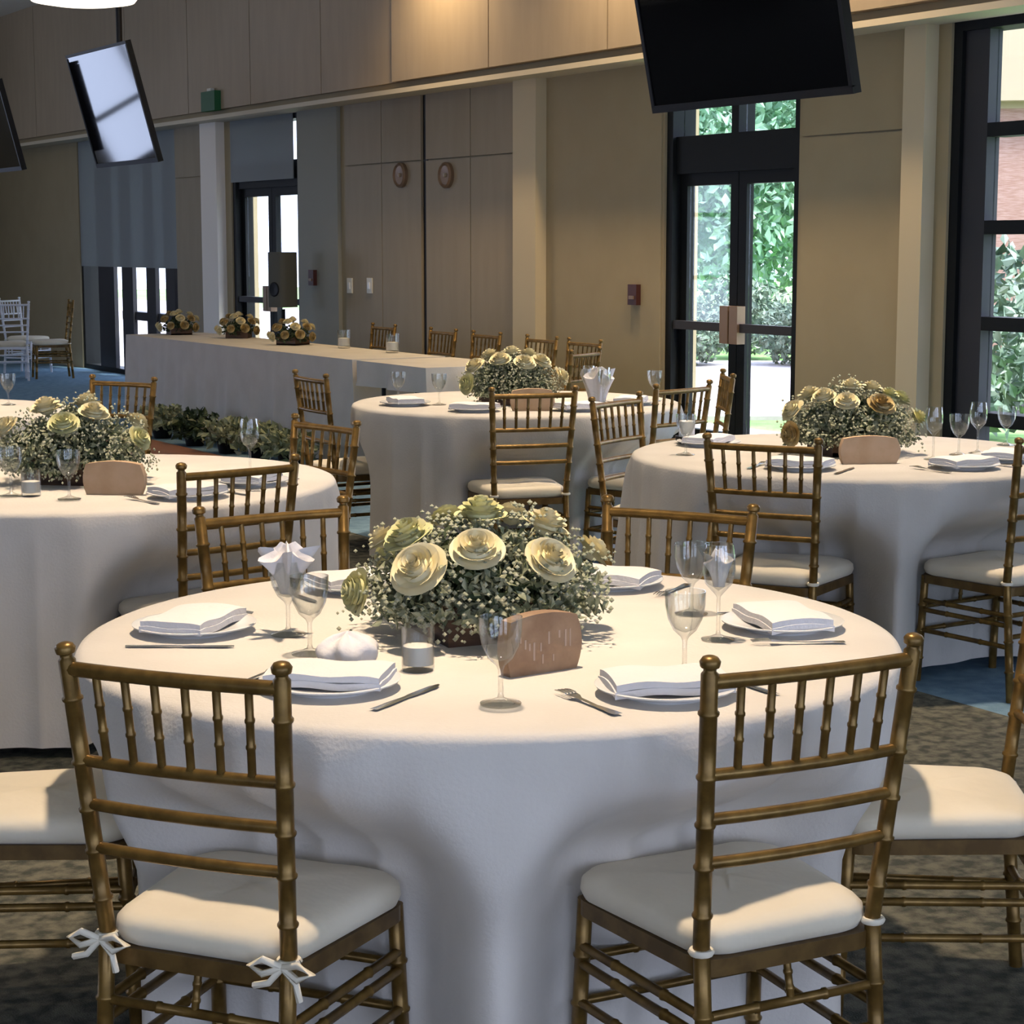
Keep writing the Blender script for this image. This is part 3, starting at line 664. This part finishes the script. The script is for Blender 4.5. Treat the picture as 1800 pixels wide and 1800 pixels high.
roses4 = [(.08, -.15, .10, 'o', 1.0), (-.04, -.16, .12, 'c', 1.0), (.09, -.02, .18, 'c', 1.0), (-.17, .0, .15, 'c', 1.0), (.19, .0, .12, 'g', 1.0), (-.22, -.06, .08, 'o', .9), (-.12, -.1, .14, 'c', 1.0), (.0, -.02, .2, 'c', 1.0), (-.2, -.1, .0, 'o', .9), (.14, -.05, .14, 'g', .9), (.22, -.06, .05, 'g', .9)]
arrangement(V((1495 - 900) / F_PX * 7.5, 7.5), Z_T, 'muted gold and green bouquet on the right table', roses4, 1, 3.0, 1.02)
# wooden signs before the bouquets
def sign_mesh(m, w, h, t, k=.10):
    n = 8; top = [(-w / 2 + w * i / n, h / 2 + k * h * (1 - (2 * i / n - 1) ** 2)) for i in range(n + 1)]
    out = [(-w / 2, -h / 2)] + [(-w / 2 + w * i / n, -h / 2 - .0 * (1 - (2 * i / n - 1) ** 2)) for i in range(1, n)] + [(w / 2, -h / 2)] + [(w / 2 + .08 * w * math.sin(math.pi * i / 5), -h / 2 + h * i / 5) for i in range(1, 5)] + top[::-1] + [(-w / 2 - .06 * w * math.sin(math.pi * i / 5), h / 2 - h * i / 5) for i in range(1, 5)]
    mb = MB(); n = len(out); vsx = [(x, -t / 2, y + h / 2) for x, y in out] + [(x, t / 2, y + h / 2) for x, y in out]
    mb.add(vsx, [tuple(range(n)), tuple(range(2 * n - 1, n - 1, -1))] + [(k, n + k, n + (k + 1) % n, (k + 1) % n) for k in range(n)])
    return mb.mesh('block', m, 30)
def sign(px, py, m, label, w, h, yaw, marks=False):
    p = on(px, py); t = thing('table_sign', label, 'sign', (p.x, p.y, Z_T), -AZ + yaw, 'wooden table signs'); link('block', sign_mesh(m, w, h, .032), t)
    if marks:
        rnd = random.Random(2)
        for i in range(11):
            x = -w * .38 + w * .76 * i / 10 + rnd.uniform(-.004, .004); z = h * rnd.uniform(.25, .68)
            mb = MB(); mb.box((x, -.0164, z), (rnd.uniform(.002, .005), .0008, rnd.uniform(.01, .035))); mb.build('pale_mark', M['pale'], t, None)
sign(948, 1180, M['bark'], 'brown wooden block sign with pale marks before the nearest bouquet', .155, .105, .62, True)
sign(202, 869, M['kraft'], 'tan wooden sign before the left bouquet', .18, .10, -.1)
sign(1527, 815, M['kraft'], 'tan wooden sign before the right bouquet', .20, .095, .1)
sign(935, 722, M['kraft'], 'tan wooden sign on the far middle table', .19, .10, .15)

# ware on the other tables
setting(T2, 311, 'behind the chair of the left table', .64, tname='the left table')
setting(T2, -14, 'at the right rim of the left table', .60, tname='the left table')
g2 = 'glasses on the left table'
glass_at(goblet, 'goblet', 122, 878, 'clear goblet before the left bouquet', g2)
glass_at(wine, 'wine_glass', 440, 835, 'clear glass near the right rim of the left table', g2)
glass_at(goblet, 'goblet', 20, 872, 'clear goblet at the left edge of the picture', g2)
votive(on(55, 872), Z_T, 'glass votive beside the left bouquet')
g3 = 'glasses on the far middle table'
for i, (px, py, me, l) in enumerate(((1035, 712, wine, 'tall glass right of the far middle bouquet'), (1062, 716, wine, 'tall glass beside the napkin on the far middle table'), (772, 712, goblet, 'goblet left of the far middle bouquet'),
                                     (1150, 705, goblet, 'goblet at the right rim of the far middle table'), (700, 708, goblet, 'goblet at the left rim of the far middle table'))):
    glass_at(me, 'goblet' if me is goblet else 'wine_glass', px, py, l, g3)
for d, w in ((200, 'at the left rim of the far middle table'), (250, 'at the front of the far middle table'), (300, 'at the front right of the far middle table'), (345, 'at the right rim of the far middle table')):
    setting(T3, d, w, .60, tname='the far middle table', cut=False)
p = on(1050, 712); tag(link('napkin', ruffle_mesh(9, .16, .04, .07), None, (p.x, p.y, Z_T)), 'ruffled white napkin standing on the far middle table', 'napkin')
g4 = 'glasses on the right table'
for px, py, me, l in ((1640, 808, wine, 'tall glass right of the right bouquet'), (1685, 800, goblet, 'goblet before the tall window frame'), (1718, 797, wine, 'tall glass right of the goblet near the window'), (1205, 800, goblet, 'goblet at the left rim of the right table'), (1768, 783, goblet, 'goblet at the right edge of the picture')):
    glass_at(me, 'goblet' if me is goblet else 'wine_glass', px, py, l, g4)
for d, w in ((243, 'behind the chair of the right table'), (303, 'at the front right of the right table'), (150, 'at the left rim of the right table'), (334, 'at the right rim of the right table')):
    setting(T4, d, w, .60, tname='the right table', cut=d in (243, 303))
pc = on(1207, 779); t = thing('pillar_candle', 'white pillar candle in a black dish on the right table', 'candle', (pc.x, pc.y, Z_T))
MB().lathe([(0, 0), (.03, 0), (.045, .012), (.048, .03), (.044, .03), (.038, .012), (0, .01)], 20).build('dish', M['black'], t)
MB().lathe([(0, .0105), (.032, .0105), (.033, .09), (.026, .093), (.0, .09)], 20).build('candle', M['candle'], t); MB().tube([(0, 0, .089), (.001, 0, .102)], .0015, 6).build('wick', M['black'], t)
glass_at(goblet, 'goblet', 15, 712, 'goblet on the hidden table behind the left flowers', 'glasses further back')

# ------------------------------------------------------------------ long head table
pL, pR = at_z(203, 590, .76), at_z(772, 648, .76)
hx0 = (pL.x + pR.x) / 2; hy0, hy1 = pR.y, pL.y; hw = .75; hm = at_z(648, 634, .76).y
def head_table(y0, y1, label, clabel, zb, seed, legs=True):
    t = thing('banquet_table', label, 'table', (hx0 + hw / 2, (y0 + y1) / 2, 0)); L = y1 - y0
    box_obj('table_top', M['kraft'], (0, 0, .738), (hw - .02, L - .02, .028), t)
    for sx in (-1, 1):
        for sy in (-1, 1): MB().tube([(sx * .3, sy * (L / 2 - .25), 0), (sx * .3, sy * (L / 2 - .25), .725)], .016, 8).build('leg', M['black'], t)
    out = []; e = .012
    segs = [((-hw / 2, -L / 2), (hw / 2, -L / 2)), ((hw / 2, -L / 2), (hw / 2, L / 2)), ((hw / 2, L / 2), (-hw / 2, L / 2)), ((-hw / 2, L / 2), (-hw / 2, -L / 2))]
    for (ax, ay), (bx_, by_) in segs:
        n = max(12, int(math.hypot(bx_ - ax, by_ - ay) / .04))
        for k in range(n): out.append((ax + (bx_ - ax) * k / n, ay + (by_ - ay) * k / n, (by_ - ay) / math.hypot(bx_ - ax, by_ - ay), -(bx_ - ax) / math.hypot(bx_ - ax, by_ - ay)))
    rows = []; N = len(out)
    for i in range(9):
        tt = i / 8; z = .768 + (zb - .768) * tt
        rows.append([(x + nx * (.006 + tt * (.03 + .025 * math.sin(k * .55 + seed) + .014 * math.sin(k * 1.13))), y + ny * (.006 + tt * (.03 + .025 * math.sin(k * .55 + seed) + .014 * math.sin(k * 1.13))), z) for k, (x, y, nx, ny) in enumerate(out)])
    mb = MB(); vsx = [p for r in rows for p in r]
    mb.add(vsx, [tuple(range(N))] + [(i * N + k, (i + 1) * N + k, (i + 1) * N + (k + 1) % N, i * N + (k + 1) % N) for i in range(8) for k in range(N)])
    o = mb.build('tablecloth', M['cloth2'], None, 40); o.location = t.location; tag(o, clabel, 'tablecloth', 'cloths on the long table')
head_table(hm + .045, hy1, 'long head table with flowers along its edge', 'grey cloth reaching the floor on the long head table', .02, 1)
head_table(hy0, hm - .045, 'end table with dark legs showing under its cloth', 'short hanging cloth at the near end of the head table', .60, 4)
hz = .768
for i, (px, py, l) in enumerate(((315, 588, 'small gold flowers at the far end of the head table'), (420, 594, 'gold and cream flowers in the middle of the head table'), (515, 606, 'gold and cream flowers nearest on the head table'))):
    p = at_z(px, py, hz); p.x = max(p.x, hx0 + .2)
    arrangement(p, hz, l, [(-.15, -.15, .1, 'o', .9), (.05, -.18, .12, 'o', .95), (.16, -.1, .1, 'o', .9), (0, 0, .2, 'o', 1.0), (-.12, 0, .16, 'o', .9), (.14, .02, .16, 'o', .9), (-.05, -.18, .02, 'o', .8), (-.24, -.05, .02, 'o', .8), (.24, -.12, .0, 'o', .9), (-.18, -.12, .0, 'o', .9), (.10, -.2, .03, 'o', .9), (.2, .06, .1, 'o', .9), (-.2, .08, .1, 'o', .9), (-.05, -.1, .18, 'o', .9)], i % 2, i * 1.1, .80, rad=(.22, .20, .15), group='flowers on the head table', lush=False)
for px, py, l in ((605, 612, 'small votive glass on the head table, left of two'), (690, 620, 'small votive glass on the head table, right of two')):
    p = at_z(px, py, hz); p.x = max(p.x, hx0 + .12); o = votive(p, hz, l); o.scale = (1.6,) * 3
gpx = [(285, 'dark fern bunch at the foot of the head table, furthest left'), (342, 'darkest fern bunch on the floor below the head table'), (400, 'pale fern bunch on the floor below the head table'), (455, 'green fern bunch on the floor below the near flowers'), (508, 'fern bunch on the floor beside the far middle chairs')]
bunch = [leaf_cloud(420, (.24, .22, .17), .08, s, .3, .5).mesh('fronds', M[k], None) for s, k in ((21, 'leaf_d'), (22, 'fern'))]
for i, (px, l) in enumerate(gpx):
    yv = hy1 - (hy1 - hy0) * 0
    d = ray(px, 740); k = (hx0 - .36) / d.x; p = cam.location + d * k
    t = thing('fern_bunch', l, 'plant', (p.x, p.y, 0), i * 1.4, 'ferns below the head table'); tag(link('fronds', bunch[0 if i == 1 else 1], t, (0, 0, .14)), kind='stuff')
    MB().lathe([(0, 0), (.07, 0), (.09, .10), (.075, .10), (0, .08)], 16).build('pot', M['black'], t)
g = 'chairs behind the head table'
for i, (k, l) in enumerate(((.02, 'gold chair behind the near end of the head table'), (.12, 'gold chair behind the dark legged end table'), (.26, 'gold chair behind the right votive of the head table'), (.38, 'gold chair behind the left votive of the head table'), (.56, 'gold chair behind the nearest head table flowers'))):
    make_chair(Vector((hx0 + hw + .33, hy0 + (hy1 - hy0) * k, 0)), Vector((-1, 0, 0)), l, g)
make_chair(Vector((hx0 + .5, hy0 - .75, 0)), Vector((-.5, .86, 0)), 'brown gold chair beside the far middle bouquet', g)
p = Vector((hx0 + .25, hm - .6, 0)); t = thing('equipment_case', 'black equipment case under the near end of the head table', 'case', p)
MB().prism(rrect(.42, .5, .04), 0, .34).build('case_body', M['black'], t); MB().prism(rrect(.43, .51, .04), .3405, .37).build('lid', M['dark2'], t); MB().tube([(-.08, 0, .37), (-.07, 0, .40), (.07, 0, .40), (.08, 0, .37)], .01, 8).build('handle', M['black'], t)
# dance floor
q0, q1 = at_z(275, 806, 0), at_z(500, 806, 0); dx0, dx1 = hx0 - 4.6, hx0 - .55
df = thing('dance_floor', 'red brown parquet dance floor before the head table', 'floor', (dx0, hm + .4, 0)); nt = 4; w = (dx1 - dx0) / nt
tile = MB().box((w / 2, w / 2, .011), (w - .01, w - .01, .022)).mesh('tile', M['parquet'], None)
for i in range(nt):
    for j in range(6): link('tile', tile, df, (i * w, j * w, 0))

# far chairs, loudspeaker
g = 'chairs at the far end'
pf = at_z(20, 668, 0); make_chair(pf, Vector((.2, 1, 0)), 'white chair far off at the left edge', g, 'white')
pf = at_z(92, 664, 0); make_chair(pf, Vector((-1, .2, 0)), 'gold chair standing by the far window', g)
pf = at_z(50, 655, 0); make_chair(pf, Vector((.6, -.8, 0)), 'second white chair by the far window', g, 'white')
ps = at_x(497, 490, WX - .45); t = thing('loudspeaker', 'dark loudspeaker on a stand before the far glass door', 'speaker', (ps.x, ps.y, 0), .3)
MB().prism(rrect(.22, .24, .06), .98, 1.50).build('cabinet', M['cabinet'], t); MB().tube([(0, 0, .03), (0, 0, .96)], .02, 10).build('pole', M['black'], t)
for k in range(3):
    a = k * 2.094 + .4; MB().tube([(0, 0, .42), (.30 * math.cos(a), .30 * math.sin(a), .012)], .012, 8).build('leg', M['black'], t)
MB().lathe([(0, 0), (.06, .006), (.07, 0), (.07, -.008), (0, -.008)], 24).build('woofer', M['black'], t); w = t.children[-1]; w.location = (-.113, 0, 1.15); w.rotation_euler = (0, math.radians(-90), 0)

# ------------------------------------------------------------------ screens hung from the ceiling
def hung_screen(px, py, zb, W, Hh, tilt, label, polepx=0.0):
    c = at_z(px, py, zb)           # middle of the lower edge
    t = thing('hung_screen', label, 'screen', (c.x, c.y, zb), 0, 'screens hung from the ceiling'); tl = math.radians(tilt)
    R = Matrix.Rotation(-tl, 4, 'Y')
    def part(mb, nm, m): mb.v = [tuple(R @ Vector(v)) for v in mb.v]; return mb.build(nm, M[m], t, None)
    part(MB().box((.02, 0, Hh / 2), (.035, W, Hh)), 'housing', 'black')
    part(MB().box((-.001, 0, Hh / 2 + .005), (.006, W - .05, Hh - .06)), 'panel', 'screen')
    e = MB()
    for a, b in (((0, Hh - .012), (W, .024)), ((0, .018), (W, .036))): e.box((-.003, a[0], a[1]), (.014, b[0], b[1]))
    for s in (-1, 1): e.box((-.003, s * (W / 2 - .012), Hh / 2), (.014, .024, Hh - .06))
    part(e, 'bezel', 'black'); part(MB().box((.07, 0, Hh * .55), (.07, .4, .3)), 'mount', 'black')
    q = R @ Vector((.10, 0, Hh * .55)); MB().tube([(q.x, q.y + polepx, q.z), (q.x, q.y + polepx, CEIL - zb)], .025, 10).build('pole', M['black'], t)
    return t
hung_screen(1314, 183, 2.22, 1.50, .86, 12, 'large black screen hanging before the glazed double door')
hung_screen(224, 290, 2.22, 1.44, .96, 15, 'small hung screen reflecting bright windows at the upper left')
hung_screen(2, 303, 2.22, 1.3, .80, 14, 'dark hung screen cut off at the left edge')
# pendant and downlights
def pendant(p, zb, label, D=.8):
    t = thing('drum_pendant', label, 'lamp', (p.x, p.y, zb), 0, 'drum pendants')
    MB().lathe([(0, -.03), (D * .3, -.022), (D * .47, .0), (D / 2, .03), (D / 2, .26), (D * .47, .28), (0, .285)], 40).build('diffuser', M['lamp'], t)
    MB().tube([(0, 0, .283), (0, 0, CEIL - zb)], .012, 8).build('stem', M['lamp_metal'], t); MB().lathe([(0, CEIL - zb - .03), (.07, CEIL - zb - .03), (.07, CEIL - zb), (0, CEIL - zb)], 20).build('canopy', M['lamp_metal'], t)
pp = at_z(146, 3, 3.35); pendant(pp, 3.35, 'glowing white drum pendant at the top left')
k = 0
for dy in (-10, -5.0, 5.0, 10.5):
    q = Vector((pp.x, pp.y + dy, 0))
    pendant(q, 3.35, ['white drum pendant furthest behind the camera', 'white drum pendant over the nearest tables', 'white drum pendant beyond the one at top left', 'white drum pendant at the far end of the hall'][k]); k += 1
k = 0
for x, yv in ((T1.x, T1.y), (T2.x, T2.y), (T3.x, T3.y), (T4.x, T4.y), (T6.x, T6.y), (-2.5, 4.5)):
    if True:
        t = thing('downlight', 'warm recessed ceiling downlight above ' + ['the nearest table', 'the left table', 'the far middle table', 'the right table', 'the table behind the left flowers', 'the empty floor left of the tables'][k], 'lamp', (x, yv, CEIL - .02), 0, 'ceiling downlights'); k += 1
        MB().lathe([(.10, .02), (.13, .02), (.13, -.004), (.10, -.004), (.10, .02)], 24).build('rim', M['lamp_metal'], t); MB().lathe([(0, .012), (.10, .012)], 24).build('lens', M['can'], t)
        l = bpy.data.lights.new('downlight_lamp', 'AREA'); l.shape = 'DISK'; l.size = .2; l.energy = 106 * LAMP_K; l.color = (1, .785, .57); l.spread = math.radians(68)
        o = bpy.data.objects.new('downlight_lamp', l); col.objects.link(o); o.location = (x, yv, CEIL - .035)
for i, px in enumerate((800, 1105, 1330, 1560)):
    yv = wy(px, 20, WX - BULK); x = WX - BULK - .42
    t = thing('wall_washer', ['wall washer lamp above the wall door panels', 'wall washer lamp left of the large screen', 'wall washer lamp above the large screen', 'wall washer lamp above the right pilaster'][i], 'lamp', (x, yv, CEIL - .02), 0, 'wall washer lamps')
    MB().lathe([(.07, .02), (.09, .02), (.09, -.10), (.07, -.10), (.07, .02)], 24).build('can', M['lamp_metal'], t)
    l = bpy.data.lights.new('washer_lamp', 'SPOT'); l.energy = 1100 * LAMP_K; l.color = (1, .72, .40); l.spot_size = math.radians(125); l.spot_blend = 1.0; l.shadow_soft_size = .10
    o = bpy.data.objects.new('washer_lamp', l); col.objects.link(o); o.location = (x, yv, CEIL - .13); o.rotation_euler = (0, math.radians(-14), 0)

# ------------------------------------------------------------------ small things on the wall
for px, py, l in ((1117, 518, 'dark red fire alarm box on the wall left of the glazed door'), (556, 488, 'dark red fire alarm box beside the far glass door')):
    p = at_x(px, py, WX - .02); t = thing('fire_alarm', l, 'alarm', (WX - .012, p.y, p.z), 0, 'fire alarms')
    if px < 900: t.location.x = WX - .04
    box_obj('box', M['red'], (-.02, 0, 0), (.04, .11, .15), t); box_obj('pull_handle', M['disc'], (-.045, 0, -.02), (.01, .06, .025), t)
for px, l in ((707, 'round bronze disc on the left wall door panel'), (787, 'round bronze disc on the right wall door panel')):
    p = at_x(px, 308, WX - .03); t = thing('wall_disc', l, 'wall disc', (WX - .03, p.y, p.z), 0, 'round wall discs'); t.rotation_euler = (0, math.radians(-90), 0)
    MB().lathe([(0, 0), (.11, 0), (.11, .03), (.095, .045), (.08, .03), (0, .02)], 32).build('dish', M['disc'], t); MB().lathe([(0, .018), (.02, .02), (.015, .04), (0, .042)], 16).build('boss', M['panel_b'], t)
for px, l in ((616, 'small white switch plate, left of two by the far panels'), (651, 'small white switch plate, right of two by the far panels')):
    p = at_x(px, 502, WX - .03); t = thing('switch_plate', l, 'switch', (WX - .03, p.y, p.z), 0, 'switch plates'); box_obj('plate', M['plate_sw'], (-.006, 0, 0), (.012, .10, .14), t); box_obj('rocker', M['china'], (-.016, 0, 0), (.008, .035, .06), t)
p = at_x(370, 178, WX - BULK - .05); t = thing('exit_sign', 'small green exit sign high beside the hung screen', 'sign', (WX - BULK - .012, p.y, p.z)); box_obj('sign_body', M['exit'], (-.035, 0, 0), (.07, .36, .2), t)
box_obj('bracket', M['plate_sw'], (-.035, 0, .115), (.04, .1, .03), t)
